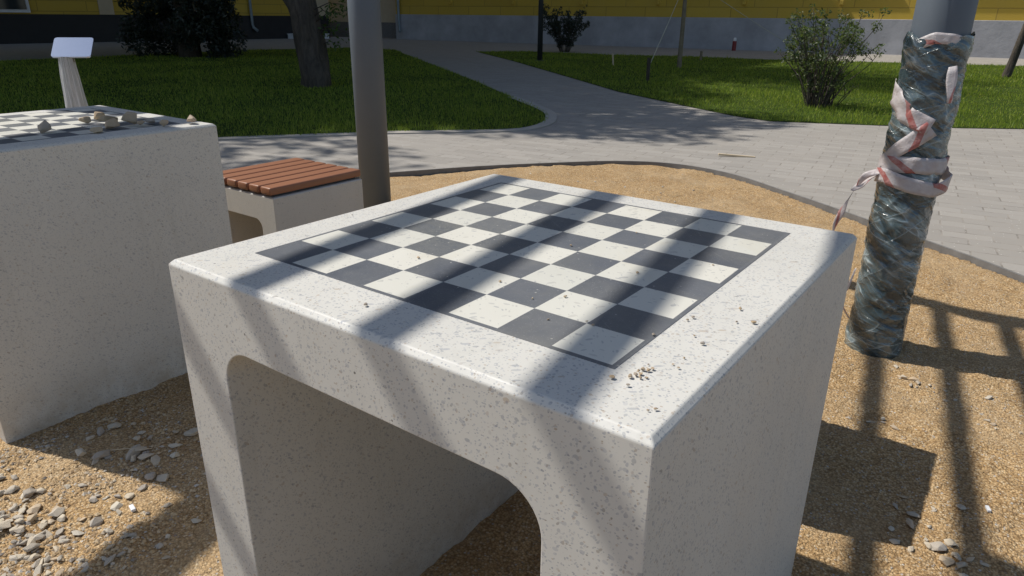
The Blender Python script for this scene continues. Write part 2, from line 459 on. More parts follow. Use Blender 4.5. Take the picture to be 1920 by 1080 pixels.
def rel(o, parent):
    """parent while keeping world-space mesh coordinates"""
    o.parent = parent
    o.matrix_parent_inverse = parent.matrix_basis.inverted() if False else Matrix.Translation(-Vector(parent.location))
    return o
def box(bm, a, b):
    a = Vector(a); b = Vector(b)
    r = bmesh.ops.create_cube(bm, size=1)
    bmesh.ops.scale(bm, vec=b - a, verts=r['verts']); bmesh.ops.translate(bm, vec=(a + b) / 2, verts=r['verts'])
    return r['verts']
def bevel(bm, w, seg=2, edges=None):
    bmesh.ops.bevel(bm, geom=edges if edges is not None else list(bm.edges), offset=w, segments=seg, affect='EDGES', profile=.6)
def tube(path, radii, seg=14, name='tube', mat=None, parent=None, jitter=0, seed=0, cap=True):
    rnd = random.Random(seed)
    V = []; F = []
    path = [Vector(p) for p in path]
    if isinstance(radii, (int, float)): radii = [radii] * len(path)
    up = Vector((0, 0, 1)); x0 = None
    for i, p in enumerate(path):
        t = (path[min(i + 1, len(path) - 1)] - path[max(i - 1, 0)]).normalized()
        if x0 is None: x0 = t.orthogonal().normalized()
        x = (x0 - t * x0.dot(t)).normalized(); x0 = x; y = t.cross(x)
        for k in range(seg):
            a = 2 * math.pi * k / seg
            r = radii[i] * (1 + (jitter * noise.noise(Vector((math.cos(a) * 1.6 + seed, math.sin(a) * 1.6, p.z * 1.5 + i * .02))) if jitter else 0))
            V.append(p + x * math.cos(a) * r + y * math.sin(a) * r)
    for i in range(len(path) - 1):
        for k in range(seg):
            a = i * seg + k; b = i * seg + (k + 1) % seg
            F.append((a, b, b + seg, a + seg))
    if cap:
        F.append(tuple(range(seg - 1, -1, -1))); F.append(tuple((len(path) - 1) * seg + k for k in range(seg)))
    return V, F
def tube_obj(name, path, radii, mat, parent=None, seg=14, jitter=0, seed=0, smooth=True):
    V, F = tube(path, radii, seg, jitter=jitter, seed=seed)
    return mesh_py(name, V, F, mat, parent, smooth)
def multi_tube(name, tubes, mat, parent=None, seg=6, smooth=True):
    VV = []; FF = []
    for path, rad in tubes:
        V, F = tube(path, rad, seg); o = len(VV)
        VV += V; FF += [tuple(i + o for i in f) for f in F]
    return mesh_py(name, VV, FF, mat, parent, smooth)
def catmull(P, n=8):
    P = [Vector((*p, 0)[:3]) for p in P]; out = []
    for i in range(len(P) - 1):
        p0 = P[max(i - 1, 0)]; p1 = P[i]; p2 = P[i + 1]; p3 = P[min(i + 2, len(P) - 1)]
        for k in range(n):
            t = k / n
            out.append(.5 * ((2 * p1) + (p2 - p0) * t + (2 * p0 - 5 * p1 + 4 * p2 - p3) * t * t + (3 * p1 - p0 - 3 * p2 + p3) * t ** 3))
    out.append(P[-1]); return out
def inside(x, y, poly):
    """vectorised point in polygon"""
    x = np.asarray(x); y = np.asarray(y); c = np.zeros(x.shape, bool); n = len(poly)
    for i in range(n):
        x1, y1 = poly[i][:2]; x2, y2 = poly[(i + 1) % n][:2]
        if y1 == y2: continue
        k = ((y1 > y) != (y2 > y)) & (x < (x2 - x1) * (y - y1) / (y2 - y1) + x1)
        c ^= k
    return c

# ------------------------------------------------------------------ ground
bed_u = [(6, -4), (4.9, .4), (3.2, 2.75), (2.2, 3.7), (1.407, 4.4), (1.136, 4.63), (.836, 4.856), (.295, 5.26), (-.034, 5.5), (-.546, 5.86), (-1.0, 6.16), (-1.45, 6.30), (-1.874, 6.27), (-2.289, 6.03), (-2.686, 5.601), (-3.219, 4.923), (-3.695, 4.146), (-4.6, 2.6), (-5.8, 0), (-6.3, -4)]
bed = [(p.x * S, p.y * S) for p in catmull(bed_u, 6)]
PZ = .018
# ground sheet
bm = bmesh.new()
vs = [bm.verts.new(p) for p in ((-260, -200, -.09), (260, -200, -.09), (260, 260, -.09), (-260, 260, -.09))]
bm.faces.new(vs); tag(mesh_bm('ground', bm, M['earth']), kind='structure')
# sand bed: fine grid following the edging, gently lumpy
def ground_h(x, y):
    v = Vector((x, y, 0))
    h = .013 * noise.noise(v * 1.7) + .011 * noise.noise(v * 5.1 + Vector((3, 1, 0))) + .007 * noise.noise(v * 13) + .0045 * noise.noise(v * 31) + .003 * noise.noise(v * 70)
    return h
nx, ny = 300, 400
xs = np.linspace(-5.0 * S - .9, 6.2 * S, nx); ys = np.linspace(-3.2 * S, 6.5 * S, ny)
# finer columns where the ground shows large
xs = np.concatenate([np.linspace(-4.6, -1.25, 90), np.linspace(-1.24, -.2, 100), np.linspace(-.19, .4, 25), np.linspace(.41, 1.35, 110), np.linspace(1.36, 4.6, 60)])
ys = np.concatenate([np.linspace(-2.4, -.2, 70), np.linspace(-.19, .7, 95), np.linspace(.71, 3.2, 220), np.linspace(3.22, 4.9, 90)])
nx, ny = len(xs), len(ys)
XX, YY = np.meshgrid(xs, ys)
ins = inside(XX, YY, bed)
V = []
for j in range(ny):
    for i in range(nx):
        x, y = XX[j, i], YY[j, i]
        V.append((x, y, ground_h(x, y) if ins[j, i] else -.045))
F = [(j * nx + i, j * nx + i + 1, (j + 1) * nx + i + 1, (j + 1) * nx + i) for j in range(ny - 1) for i in range(nx - 1)]
sand = mesh_py('sand', V, F, M['sand'], None, True); tag(sand, kind='structure')
# pavement all round the bed
outer = [(6 * S + 40, -4 * S), (60, 20), (30, 60), (-70, 60), (-70, -4 * S - 20), (-6.3 * S, -4 * S - 20)]
bm = bmesh.new()
ring = []
for k, (x, y) in enumerate(bed):
    d = Vector((x, y - .9, 0)).normalized()
    ring.append((bm.verts.new((x, y, PZ)), bm.verts.new((x + d.x * 12, y + d.y * 12, PZ)), bm.verts.new((x + d.x * 90, y + d.y * 90, PZ))))
for (a0, a1, a2), (b0, b1, b2) in zip(ring, ring[1:]):
    bm.faces.new((a0, a1, b1, b0)); bm.faces.new((a1, a2, b2, b1))
for f in bm.faces:
    f.normal_update()
    if f.normal.z < 0: f.normal_flip()
tag(mesh_bm('pavement', bm, M['paver']), kind='structure')

def strip(name, pts, w, z0, z1, mat):
    """upright band of thickness w following pts"""
    P = [Vector((p[0], p[1], 0)) for p in pts]; V = []; F = []
    for i, p in enumerate(P):
        t = (P[min(i + 1, len(P) - 1)] - P[max(i - 1, 0)]).normalized(); nrm = Vector((-t.y, t.x, 0)) * w / 2
        V += [p - nrm + Vector((0, 0, z0)), p + nrm + Vector((0, 0, z0)), p + nrm + Vector((0, 0, z1)), p - nrm + Vector((0, 0, z1))]
    for i in range(len(P) - 1):
        a = i * 4; b = a + 4
        for k in range(4): F.append((a + k, a + (k + 1) % 4, b + (k + 1) % 4, b + k))
    F += [(0, 1, 2, 3), tuple(len(V) - 4 + k for k in (3, 2, 1, 0))]
    return mesh_py(name, V, F, mat)
tag(strip('bed_edging', bed, .014, -.08, .028, M['edging']), 'thin grey edging strip curving between the sand bed and the pavers', 'edging')

# lawns
lawnL_u = [(-24, -8), (-12, -3.2), (-9, .9), (-6.76, 4.2), (-5.83, 5.45), (-5.5, 5.95), (-4.9, 6.55), (-4.55, 6.95), (-4.38, 7.3), (-4.42, 7.9), (-4.65, 8.35), (-5.08, 8.95), (-5.83, 9.6), (-6.85, 10.4), (-10.04, 12.99), (-16, 17.6), (-21.7, 22), (-24.5, 22.6), (-25.5, 17.3), (-24.5, 8), (-27, -4)]
lawnR_u = [(12, 14.5), (6, 13), (1.13, 11.9), (.39, 11.4), (-.38, 11.0), (-1.975, 10.3), (-2.557, 10.5), (-3.536, 11.13), (-5.788, 12.638), (-8.745, 15.268), (-13.68, 19.6), (-18.4, 23.5), (-17.0, 25.3), (-12.87, 25.6), (-10.7, 26.6), (-6.8, 27.0), (-3.0, 28.6), (.5, 29.6), (12, 33)]
def lawn(name, pu):
    bm = bmesh.new()
    f = bm.faces.new([bm.verts.new((x * S, y * S, PZ + .006)) for x, y in pu]); bmesh.ops.triangulate(bm, faces=[f])
    for f in bm.faces:
        if f.normal.z < 0: f.normal_flip()
    return tag(mesh_bm(name, bm, M['soil']), kind='structure')
lawn('lawn', lawnL_u); lawn('lawn', lawnR_u)
kp = catmull([(-6.85, 10.4), (-5.83, 9.63), (-5.08, 8.98), (-4.65, 8.4), (-4.40, 7.9), (-4.32, 7.35), (-4.5, 6.95), (-4.9, 6.52), (-5.5, 5.9), (-5.85, 5.42), (-6.78, 4.16), (-9, .9)], 6)
tag(strip('kerb', [(p.x * S, p.y * S) for p in kp], .13, -.05, PZ + .012, M['kerb']), 'pale concrete kerb rounding the corner of the dark left lawn', 'kerb')

rng = np.random.default_rng(7)
def grass(poly, n, name, label, near=(1.26, -.62), hmul=1.0):
    P = np.array(poly) * S
    lo = P.min(0); hi = P.max(0)
    c = np.array(near) * S
    x = rng.uniform(lo[0], hi[0], n * 8); y = rng.uniform(lo[1], hi[1], n * 8)
    d = np.hypot(x - c[0], y - c[1])
    th = np.arctan2(y - c[1], x - c[0])
    view = (th > R(88)) & (th < R(166))
    keep = inside(x, y, [tuple(p) for p in P]) & view & (rng.random(len(x)) < np.minimum(1, (6.5 / d) ** 1.6))
    x, y, d = x[keep][:n], y[keep][:n], d[keep][:n]
    k = len(x)
    patch = .75 + .6 * np.array([noise.noise(Vector((a * .8, b * .8, 1))) for a, b in zip(x, y)])
    h = rng.uniform(.025, .07, k) * np.clip(patch, .4, 1.5) * hmul
    h[rng.random(k) < .02] *= 1.9
    w = rng.uniform(.0018, .0034, k) * np.maximum(1, d / 7)
    a = rng.uniform(0, 2 * np.pi, k); b = rng.uniform(0, 2 * np.pi, k); lean = rng.uniform(0, .6, k) * h
    ax, ay = np.cos(a) * w, np.sin(a) * w
    z0 = np.full(k, PZ + .004)
    V = np.stack([np.stack([x - ax, y - ay, z0], 1), np.stack([x + ax, y + ay, z0], 1),
                  np.stack([x + np.cos(b) * lean, y + np.sin(b) * lean, z0 + h], 1)], 1)
    return tag(mesh_np(name, V, 3, M['grass']), label, 'grass', kind='stuff')
grass(lawnL_u, 110000, 'grass', 'short dark green grass on the shaded lawn left of the path')
grass(lawnR_u, 120000, 'grass', 'bright sunlit grass on the lawn right of the path')

# ------------------------------------------------------------------ stone furniture
def arch_block(w, h, leg, top, rad, sink, chamfer, mat, name, parent):
    """block w x w with an arched passage along y; origin at its lower left front corner on the ground"""
    pts = [(0, -sink), (0, h), (w, h), (w, -sink), (w - leg, -sink)]
    n = 10
    cx, cz = w - leg - rad, h - top - rad
    for i in range(n + 1):
        a = math.pi / 2 * i / n; pts.append((cx + rad * math.cos(a), cz + rad * math.sin(a)))
    cx = leg + rad
    for i in range(n + 1):
        a = math.pi / 2 + math.pi / 2 * i / n; pts.append((cx + rad * math.cos(a), cz + rad * math.sin(a)))
    pts.append((leg, -sink))
    bm = bmesh.new()
    f0 = bm.faces.new([bm.verts.new((x, 0, z)) for x, z in pts])
    r = bmesh.ops.extrude_face_region(bm, geom=[f0])
    bmesh.ops.translate(bm, vec=(0, w, 0), verts=[v for v in r['geom'] if isinstance(v, bmesh.types.BMVert)])
    bmesh.ops.recalc_face_normals(bm, faces=bm.faces[:])
    te = [e for e in bm.edges if all(abs(v.co.z - h) < 1e-5 for v in e.verts)]
    bmesh.ops.bevel(bm, geom=te, offset=chamfer, segments=1, affect='EDGES', profile=.5)
    bmesh.ops.recalc_face_normals(bm, faces=bm.faces[:])
    o = mesh_bm(name, bm, mat, parent)
    bv = o.modifiers.new('bevel', 'BEVEL'); bv.width = .0016; bv.segments = 2; bv.limit_method = 'ANGLE'; bv.angle_limit = R(28)
    return o
def chess_table(loc, label):
    t = empty('chess_table', loc)
    tag(t, label, 'chess table', 'concrete chess tables on the sand')
    arch_block(S, G * S, .145 * S, .138 * S, .075 * S, .12, .0066, M['terr'], 'table_body', t)
    bm = bmesh.new(); q = .786 * S
    vs = box(bm, (0, 0, -.004), (q, q, .0006))
    b = mesh_bm('chessboard', bm, M['board'], t); b.location = (.097 * S, .1225 * S, G * S)
    return t
chess_table((0, 0, 0), 'large pale terrazzo chess table in the centre foreground with shadow stripes across its board')
chess_table(W(-2.5, .045), 'terrazzo chess table at the left edge with loose stones lying on its top')

def stool(loc, label):
    t = empty('stool', loc); tag(t, label, 'stool', 'slatted stools beside the chess tables')
    w = .585 * S; hb = (G - .425) * S
    arch_block(w, hb, .12 * S, .13 * S, .05 * S, .1, .004, M['terr_stool'], 'stool_base', t)
    n = 6; pitch = (w - .004) / n; pw = pitch - .0105
    bm = bmesh.new()
    for k in range(n):
        box(bm, (.012 + k * pitch + .004, .02, hb - .001), (.012 + k * pitch + pw * .72, w - .02, hb + .012))
    mesh_bm('spacer', bm, M['steel_dark'], t)
    for k in range(n):
        bm = bmesh.new(); x0 = .002 + k * pitch + .005
        box(bm, (x0, -.004, hb + .008), (x0 + pw, w + .004, hb + .037)); bevel(bm, .0075, 3)
        mesh_bm('seat_slat', bm, M['slat'], t, True)
    return t
stool(W(-2.295, 1.42), 'stool with reddish brown wooden slats standing in front of the bare grey pole')
stool(W(.19, 1.30), 'slatted stool hidden behind the foreground chess table')

# ------------------------------------------------------------------ stones
def hull_mesh(seed, flat=1.0, n=13, name='stone'):
    rnd = random.Random(seed); bm = bmesh.new()
    for _ in range(n):
        v = Vector((rnd.gauss(0, 1), rnd.gauss(0, 1), rnd.gauss(0, 1))).normalized() * rnd.uniform(.82, 1)
        bm.verts.new((v.x, v.y * rnd.uniform(.85, 1), v.z * flat))
    r = bmesh.ops.convex_hull(bm, input=bm.verts[:])
    bmesh.ops.delete(bm, geom=[g for g in r['geom_interior'] if isinstance(g, bmesh.types.BMVert)], context='VERTS')
    bmesh.ops.bevel(bm, geom=bm.edges[:], offset=.045, segments=1, affect='EDGES', profile=.5)
    bmesh.ops.recalc_face_normals(bm, faces=bm.faces[:])
    me = bpy.data.meshes.new(name); bm.to_mesh(me); bm.free(); me.materials.append(M['stone'])
    return me
M['tan'] = stone_mat(True)
hulls = [hull_mesh(s, f, n) for s, f, n in ((1, .5, 12), (2, .6, 15), (3, .45, 14), (4, .8, 14), (5, .55, 18), (6, .7, 12), (7, .4, 13), (8, .9, 16), (9, .5, 20), (10, .65, 22), (11, .45, 24), (12, .6, 26))]
rs = random.Random(5)
def stone(x, y, z, r, label, group=None, name='stone', cat='stone', h=None, rz=None, el=1.0, tilt=.15, sink=.25):
    me = hulls[rs.randrange(len(hulls)) if h is None else h]
    o = bpy.data.objects.new(name, me); C.objects.link(o)
    k = rs.uniform(.7, 1.0)
    o.scale = (r * el, r * k, r * rs.uniform(.75, 1))
    o.rotation_euler = (rs.uniform(-tilt, tilt), rs.uniform(-tilt, tilt), rs.uniform(0, 6.28) if rz is None else rz)
    zz = max(.4, min(.9, abs(me.vertices[0].co.z))) if False else .5
    o.location = (x, y, z + r * zz * (1 - sink))
    if z > .5:
        if not tan_hulls:
            for m_ in hulls:
                c_ = m_.copy(); c_.materials[0] = M['tan']; tan_hulls.append(c_)
        o.data = tan_hulls[hulls.index(me)]
    return tag(o, label, cat, group)

# ground stones, heap by heap
def near_solid(x, y):
    for ax, ay, w in ((0, 0, 1), (-2.5, .045, 1), (.19, 1.30, .62), (-2.295, 1.42, .585)):
        if ax - .03 < x < ax + w + .03 and ay - .03 < y < ay + w + .03:
            lx = x - ax
            if w < 1 or lx < .18 or lx > .82: return True
    return (x - .856) ** 2 + (y - 2.88) ** 2 < .02
tan_hulls = []
def scatter(n, cx, cy, sx, sy, r0, r1, label, group, name='stone'):
    k = 0
    while k < n:
        x = rs.gauss(cx, sx); y = rs.gauss(cy, sy)
        if near_solid(x, y): continue
        r = rs.uniform(r0, r1) * (1 if rs.random() < .8 else 1.35)
        stone(x * S, y * S, ground_h(x * S, y * S), r, label, group, name, el=rs.uniform(1, 1.5), sink=.35, tilt=.3); k += 1
scatter(64, -1.05, -.10, .15, .06, .007, .018, 'pale angular stone in the sunlit rubble heap at the bottom left corner', 'stones of the sunlit rubble heap')
scatter(46, -.82, -.13, .12, .06, .007, .016, 'pale angular stone in the sunlit rubble heap at the bottom left corner', 'stones of the sunlit rubble heap')
scatter(20, -.88, .08, .13, .06, .006, .014, 'small flat stone scattered on lit sand above the bottom left heap', 'stones scattered on the lit sand at left')
scatter(16, -.60, -.01, .06, .08, .007, .015, 'grey stone in the shaded strip right of the bottom left heap', 'stones in the shaded strip at left')
scatter(26, -1.05, .31, .12, .08, .010, .022, 'flat grey stone in the shadow beside the left chess table', 'stones in the shadow of the left table')
scatter(7, -.78, .50, .06, .08, .007, .014, 'stone in shade against the left leg of the central table', 'stones by the left leg of the central table')
scatter(9, .62, .75, .10, .14, .008, .017, 'dim stone on the sand inside the central table opening', 'stones inside the central table')
scatter(16, 1.10, 2.60, .10, .05, .005, .012, 'small pale stone in the rubble patch below the wrapped post', 'stones below the wrapped post')
scatter(12, 1.34, 2.52, .10, .14, .004, .009, 'small pale stone on the sand near the right edge of the picture', 'stones near the right edge')
scatter(14, 1.25, 1.58, .06, .10, .007, .015, 'pale rounded stone at the corner of the stool shadow at bottom right', 'stones at the stool shadow corner')
scatter(12, 1.36, 1.47, .04, .05, .007, .014, 'pale stone at the bottom right edge of the sand', 'stones at the bottom right edge')
scatter(6, 1.02, 2.14, .04, .03, .005, .010, 'small stone on lit sand between the post and the stool shadow', 'stones between post and stool shadow')
scatter(30, -1.35, 4.75, .5, .35, .006, .013, 'small pale stone in the gravelly patch behind the central table', 'stones behind the central table')
scatter(14, -2.35, 4.2, .3, .3, .006, .012, 'small grey stone on the sand behind the bare grey pole', 'stones behind the bare pole')
# loose pebbles too many to count
def pebbles(n, boxes, seed, name, label, r0, r1):
    r_ = np.random.default_rng(seed); V = []; F = []
    base = [Vector(v) for v in ((1, 0, 0), (-.9, .2, 0), (.1, .9, 0), (0, -1, .1), (.1, 0, .6), (-.1, .1, -.6))]
    fc = [(0, 2, 4), (2, 1, 4), (1, 3, 4), (3, 0, 4), (2, 0, 5), (1, 2, 5), (3, 1, 5), (0, 3, 5)]
    for (x0, y0, x1, y1, wgt) in boxes:
        for _ in range(int(n * wgt)):
            x = r_.uniform(x0, x1); y = r_.uniform(y0, y1)
            if near_solid(x, y): continue
            x *= S; y *= S
            if noise.noise(Vector((x * 5, y * 5, 4))) < r_.uniform(-.35, .35): continue
            s = r_.uniform(r0, r1); a = r_.uniform(0, 6.28); ca, sa = math.cos(a), math.sin(a); z = ground_h(x, y); o = len(V)
            for b in base:
                q = b * s * r_.uniform(.75, 1.2)
                V.append((x + q.x * ca - q.y * sa, y + q.x * sa + q.y * ca, z + q.z + s * .15))
            F += [tuple(i + o for i in f) for f in fc]
    return tag(mesh_py(name, V, F, M['pebble']), label, 'gravel', kind='stuff')
n_ = NT('tiny_pebble'); g_ = n_.n('NewGeometry')
n_.bsdf(n_.ramp(g_.outputs['Random Per Island'], [(0, (.30, .20, .11)), (.4, (.50, .36, .2)), (.75, (.58, .45, .29)), (.9, (.5, .47, .42)), (1, (.22, .17, .13))]), .9)
M['pebble'] = n_.m
pebbles(9000, [(-1.5, -.35, -.35, .6, 1.0), (-1.4, .6, 0, 1.2, .25), (.9, 1.2, 1.65, 3.2, .9), (.2, .3, .85, 1.1, .25), (.7, 3.2, 1.7, 4.4, .35), (-3.2, 3.6, .6, 6.0, .6)], 3, 'gravel', 'coarse grit scattered over the ochre sand', .0012, .0036)

# stones on the left table
TL = G * S + .0004
for x, y, r, h, el, lab in (
    (-1.76, .50, .024, 3, 1.0, 'brown pyramid shaped stone standing apart at the front of the left table top'),
    (-1.885, .70, .019, 4, 1.1, 'small dark grey stone left of the pile on the left table'),
    (-1.92, .775, .020, 7, 1.0, 'smooth blue grey stone at the back of the pile on the left table'),
    (-1.79, .745, .028, 2, 1.4, 'flat dark slab lying in the middle of the pile on the left table'),
    (-1.61, .62, .019, 1, 1.3, 'flat tan flake nearest the front edge of the left table'),
    (-1.665, .70, .022, 9, 1.2, 'pinkish tan stone in front of the dark slab on the left table'),
    (-1.685, .785, .029, 5, 1.15, 'largest tan stone with an upright edge on the left table'),
    (-1.645, .805, .018, 6, 1.0, 'small tan stone leaning on the largest stone of the left table'),
    (-1.665, .855, .020, 8, 1.0, 'knobbly pale yellow stone right of the largest stone'),
    (-1.575, .865, .017, 11, 1.0, 'rounded light grey pebble near the edge of the left table'),
    (-1.575, .975, .021, 0, 1.4, 'tan wedge stone nearest the right corner of the left table')):
    stone(x * S, y * S, TL, r * 1.2, lab, None, 'stone', 'stone', h=h, rz=rs.uniform(0, 6.28), el=el * .85, tilt=.3, sink=-.15).scale.z *= 1.2
# crumbs on the near table
crumbs = [(.893, .097, 3.2), (.919, .091, 3), (.911, .113, 3), (.914, .122, 2.8), (.922, .118, 2.6), (.915, .141, 3), (.922, .143, 2.8), (.924, .151, 2.4), (.928, .125, 2.3), (.913, .133, 2.6), (.918, .128, 3), (.914, .159, 1.6), (.94, .18, 1.8), (.95, .174, 2.2), (.944, .206, 1.6), (.947, .263, 3), (.927, .282, 2.3), (.896, .329, 2), (.899, .344, 2.6), (.959, .367, 2.2), (.98, .381, 3.4), (.946, .421, 3), (.879, .248, 3), (.791, .225, 2.5), (.776, .231, 2), (.697, .295, 2.8), (.725, .201, 2.2), (.738, .472, 3.2), (.972, .06, 2.6), (.966, .052, 1.6), (.558, .536, 2.6), (.37, .292, 3.4), (.465, .07, 3), (.569, .286, 2.2), (.658, .256, 1.8), (.04, .42, 2), (.83, .60, 1.8), (.62, .70, 1.8)]
for i, (x, y, r) in enumerate(crumbs):
    pile = .905 < x < .93 and .085 < y < .155
    stone(x * S, y * S, G * S + .0008, r * .0011, 'ochre grit crumb in the small pile beside the near board corner' if pile else 'single tiny grit crumb lying on the central table top',
          'grit pile by the board corner' if pile else 'grit crumbs spread over the central table', 'pebble', 'pebble', sink=-.1)
# small litter
def bit(x, y, L, r, rz, label, name, mat, z=None):
    bm = bmesh.new(); box(bm, (-L / 2, -r, 0), (L / 2, r, r * 1.6)); bevel(bm, r * .35, 2)
    o = mesh_bm(name, bm, mat); o.location = (x * S, y * S, (ground_h(x * S, y * S) if z is None else z) + .001); o.rotation_euler = (0, .05, rz)
    return tag(o, label, 'litter')
bit(1.406, 1.764, .022, .004, 1.9, 'white cigarette end lying on the sand at the right', 'cigarette_end', M['white'])
bit(-.766, .132, .022, .005, -.2, 'white plaster scrap lying on the sand at the lower left', 'plaster_scrap', M['white'])
bit(-1.36, 7.17, .30, .010, R(-50) + 1.35, 'pale wooden lath lying on the pavement behind the central table', 'wooden_lath', M['lath'], PZ)

# ------------------------------------------------------------------ pergola
HP = 3.1                      # beam underside above ground, table widths
pg = empty('pergola', W(.856, 2.88)); tag(pg, 'dark grey steel pergola whose bare pole and wrapped post stand in the sand', 'pergola')
def child(o, parent=pg): return rel(o, parent)
def post(x, y, r=.109):
    p = W(x, y)
    hh = HP * S
    bm = bmesh.new()
    V, F = tube([p + Vector((0, 0, -.2)), p + Vector((0, 0, hh))], r * S, 48)
    o = child(mesh_py('post', V, F, M['steel'], None, True))
    V, F = tube([p + Vector((0, 0, -.03)), p + Vector((0, 0, .012))], [r * S * 1.06, r * S * 1.06], 40)
    f = mesh_py('base_sleeve', V, F, M['steel'], None, False)
    f.parent = o
    return o
p1 = post(-2.79, 3.09, .116); p2 = post(.856, 2.88); p3 = post(-3.62, .56)
def beam(a, b, w, h, z, name, ):
    A = W(a[0], a[1], z - G); B = W(b[0], b[1], z - G); d = B - A; L = d.length
    bm = bmesh.new(); box(bm, (0, -w / 2, 0), (L, w / 2, h)); bevel(bm, .004, 1)
    o = mesh_bm(name, bm, M['steel']); o.matrix_world = Matrix.Translation(A) @ Matrix.Rotation(math.atan2(d.y, d.x), 4, 'Z')
    o.matrix_world = o.matrix_world
    mw = o.matrix_basis.copy()
    o.parent = pg; o.matrix_parent_inverse = Matrix.Translation(-Vector(pg.location)); o.matrix_basis = mw
    return o
beam((-3.1, 3.085), (3.2, 2.77), .09, .10, HP, 'beam')
beam((-.9, .79), (3.2, .60), .10, .10, HP, 'beam')
# slats, set from where their shadows fall on the table tops
HS = HP + .14
tl = 1 / math.tan(R(EL)); off = ((HS - G) * tl * math.cos(R(AZ)), (HS - G) * tl * math.sin(R(AZ)))
def slat(x0, w, t0=-1.6, t1=3.55):
    a = (x0 - .165 * t0 - off[0], t0 - off[1]); b = (x0 - .165 * t1 - off[0], t1 - off[1])
    beam(a, b, w, .025, HS, 'slat')
for x0 in (-.98, -.68, -.40, -.105, .222, .542, .848, 1.145, 1.45, 1.76, 2.07, 2.4): slat(x0, .058, -1.6, 3.5)
slat(-1.335, .185, -1.2, .9)
slat(-1.585, .20, .02, 1.15)

# stretch film round the post: lumpy tube with helical folds
def wrap_mesh():
    nz, na = 260, 150; V = []; F = []; UV = []
    z0, z1 = -1.045, .372
    for i in range(nz + 1):
        t = i / nz; z = z0 + (z1 - z0) * t
        for k in range(na):
            a = 2 * math.pi * k / na
            r = .1105 + .003
            hx = a * .112 * S
            for sl, fq, am in ((.55, 26, .0040), (-.6, 21, .0036), (.25, 40, .0018)):
                q = (z * S + sl * hx) * fq
                nn = noise.noise(Vector((math.cos(a) * 1.3, math.sin(a) * 1.3, q)))
                r += am * (1 - abs(nn) * 2.2)
            big = noise.noise(Vector((math.cos(a) * .9 + 5, math.sin(a) * .9, z * 3.2)))
            r += .006 * max(0, big)
            for zc, ww, am in ((.33, .05, .010), (.10, .07, .006), (-.97, .09, .008), (-.20, .06, .004)):
                r += am * math.exp(-((z - zc) / ww) ** 2) * (.6 + .4 * math.sin(a * 3 + zc * 9))
            zz = z
            if t > .97: zz += .012 * math.sin(a * 2 + 1.2) + .006 * math.sin(a * 7)
            V.append(W(.856 + math.cos(a) * r, 2.88 + math.sin(a) * r, zz))
    for i in range(nz):
        for k in range(na):
            a = i * na + k; b = i * na + (k + 1) % na; F.append((a, b, b + na, a + na))
            u0 = k / na; u1 = (k + 1) / na; v0 = i / nz * 1.9; v1 = (i + 1) / nz * 1.9
            UV += [(u0, v0), (u1, v0), (u1, v1), (u0, v1)]
    o = mesh_py('plastic_wrap', V, F, M['film'], None, True)
    uv = o.data.uv_layers.new(name='uv'); uv.data.foreach_set('uv', np.array(UV, dtype=np.float32).ravel())
    return o
w_ = wrap_mesh(); w_.parent = p2; w_.matrix_parent_inverse = Matrix.Identity(4)
w_['label'] = 'crumpled clear stretch film wound round the post'

def ribbon(name, ctr, mat, thick=.0006, cross=5, parent=None, useed=0):
    """ctr: list of (centre, half-width vector); crumpled band"""
    V = []; UV = []; F = []; L = 0
    n = len(ctr)
    for i, (c, h) in enumerate(ctr):
        if i: L += (ctr[i][0] - ctr[i - 1][0]).length
        for j in range(cross):
            t = j / (cross - 1) * 2 - 1
            p = c + h * t
            V.append(p); UV.append((L * 5 + useed, (t + 1) / 2))
    luv = []
    for i in range(n - 1):
        for j in range(cross - 1):
            q = (i * cross + j, i * cross + j + 1, (i + 1) * cross + j + 1, (i + 1) * cross + j); F.append(q); luv += [UV[k] for k in q]
    o = mesh_py(name, V, F, mat, parent, True)
    uv = o.data.uv_layers.new(name='uv'); uv.data.foreach_set('uv', np.array(luv, dtype=np.float32).ravel())
    so = o.modifiers.new('solid', 'SOLIDIFY'); so.thickness = thick
    return o
def around(keys, n=60, r=.127, jit=.004, seed=0):
    """keys: (angle deg, z, half width, radius offset, tilt)"""
    out = []
    K = [Vector(k[:3]) for k in keys]; R4 = [k[3] if len(k) > 3 else 0 for k in keys]
    for i in range(n + 1):
        f = i / n * (len(K) - 1); a = min(int(f), len(K) - 2); t = f - a
        t2 = t * t * (3 - 2 * t) * .5 + t * .5
        q = K[a].lerp(K[a + 1], t2); ro = R4[a] * (1 - t) + R4[a + 1] * t
        ang = R(q.x); rr = r + ro + jit * noise.noise(Vector((ang * 2.5, q.y * 6, seed)))
        d = Vector((math.cos(ang), math.sin(ang), 0))
        c = W(.856 + d.x * rr, 2.88 + d.y * rr, q.y)
        tang = Vector((-d.y, d.x, 0)); k2 = K[a + 1] - K[a]
        slope = math.atan2(k2.y, R(k2.x) * rr if abs(k2.x) > 1 else 1e-3)
        up = (Vector((0, 0, 1)) * math.cos(slope) - tang * math.sin(slope))
        if up.z < 0: up = -up
        wob = .25 * noise.noise(Vector((i * .22, seed, 2)))
        up = (up + d * wob).normalized()
        out.append((c, up * q.z * S))
    return out
tp = empty('barrier_tape', W(.856, 2.75)); tag(tp, 'torn red and white barrier tape wound and knotted round the film wrapped post', 'tape')
def tape_part(name, ctr, seed=0):
    return rel(ribbon(name, ctr, M['tape'], useed=seed), tp)
tape_part('tape_turn', around([(-178, .16, .040), (-150, .14, .040), (-110, .06, .038), (-66, .02, .034, .006)], 40, seed=1), .0)
tape_part('tape_turn', around([(-64, .015, .036, .008), (-90, -.04, .033, .004), (-134, -.125, .026), (-175, -.18, .024)], 40, seed=2), .55)
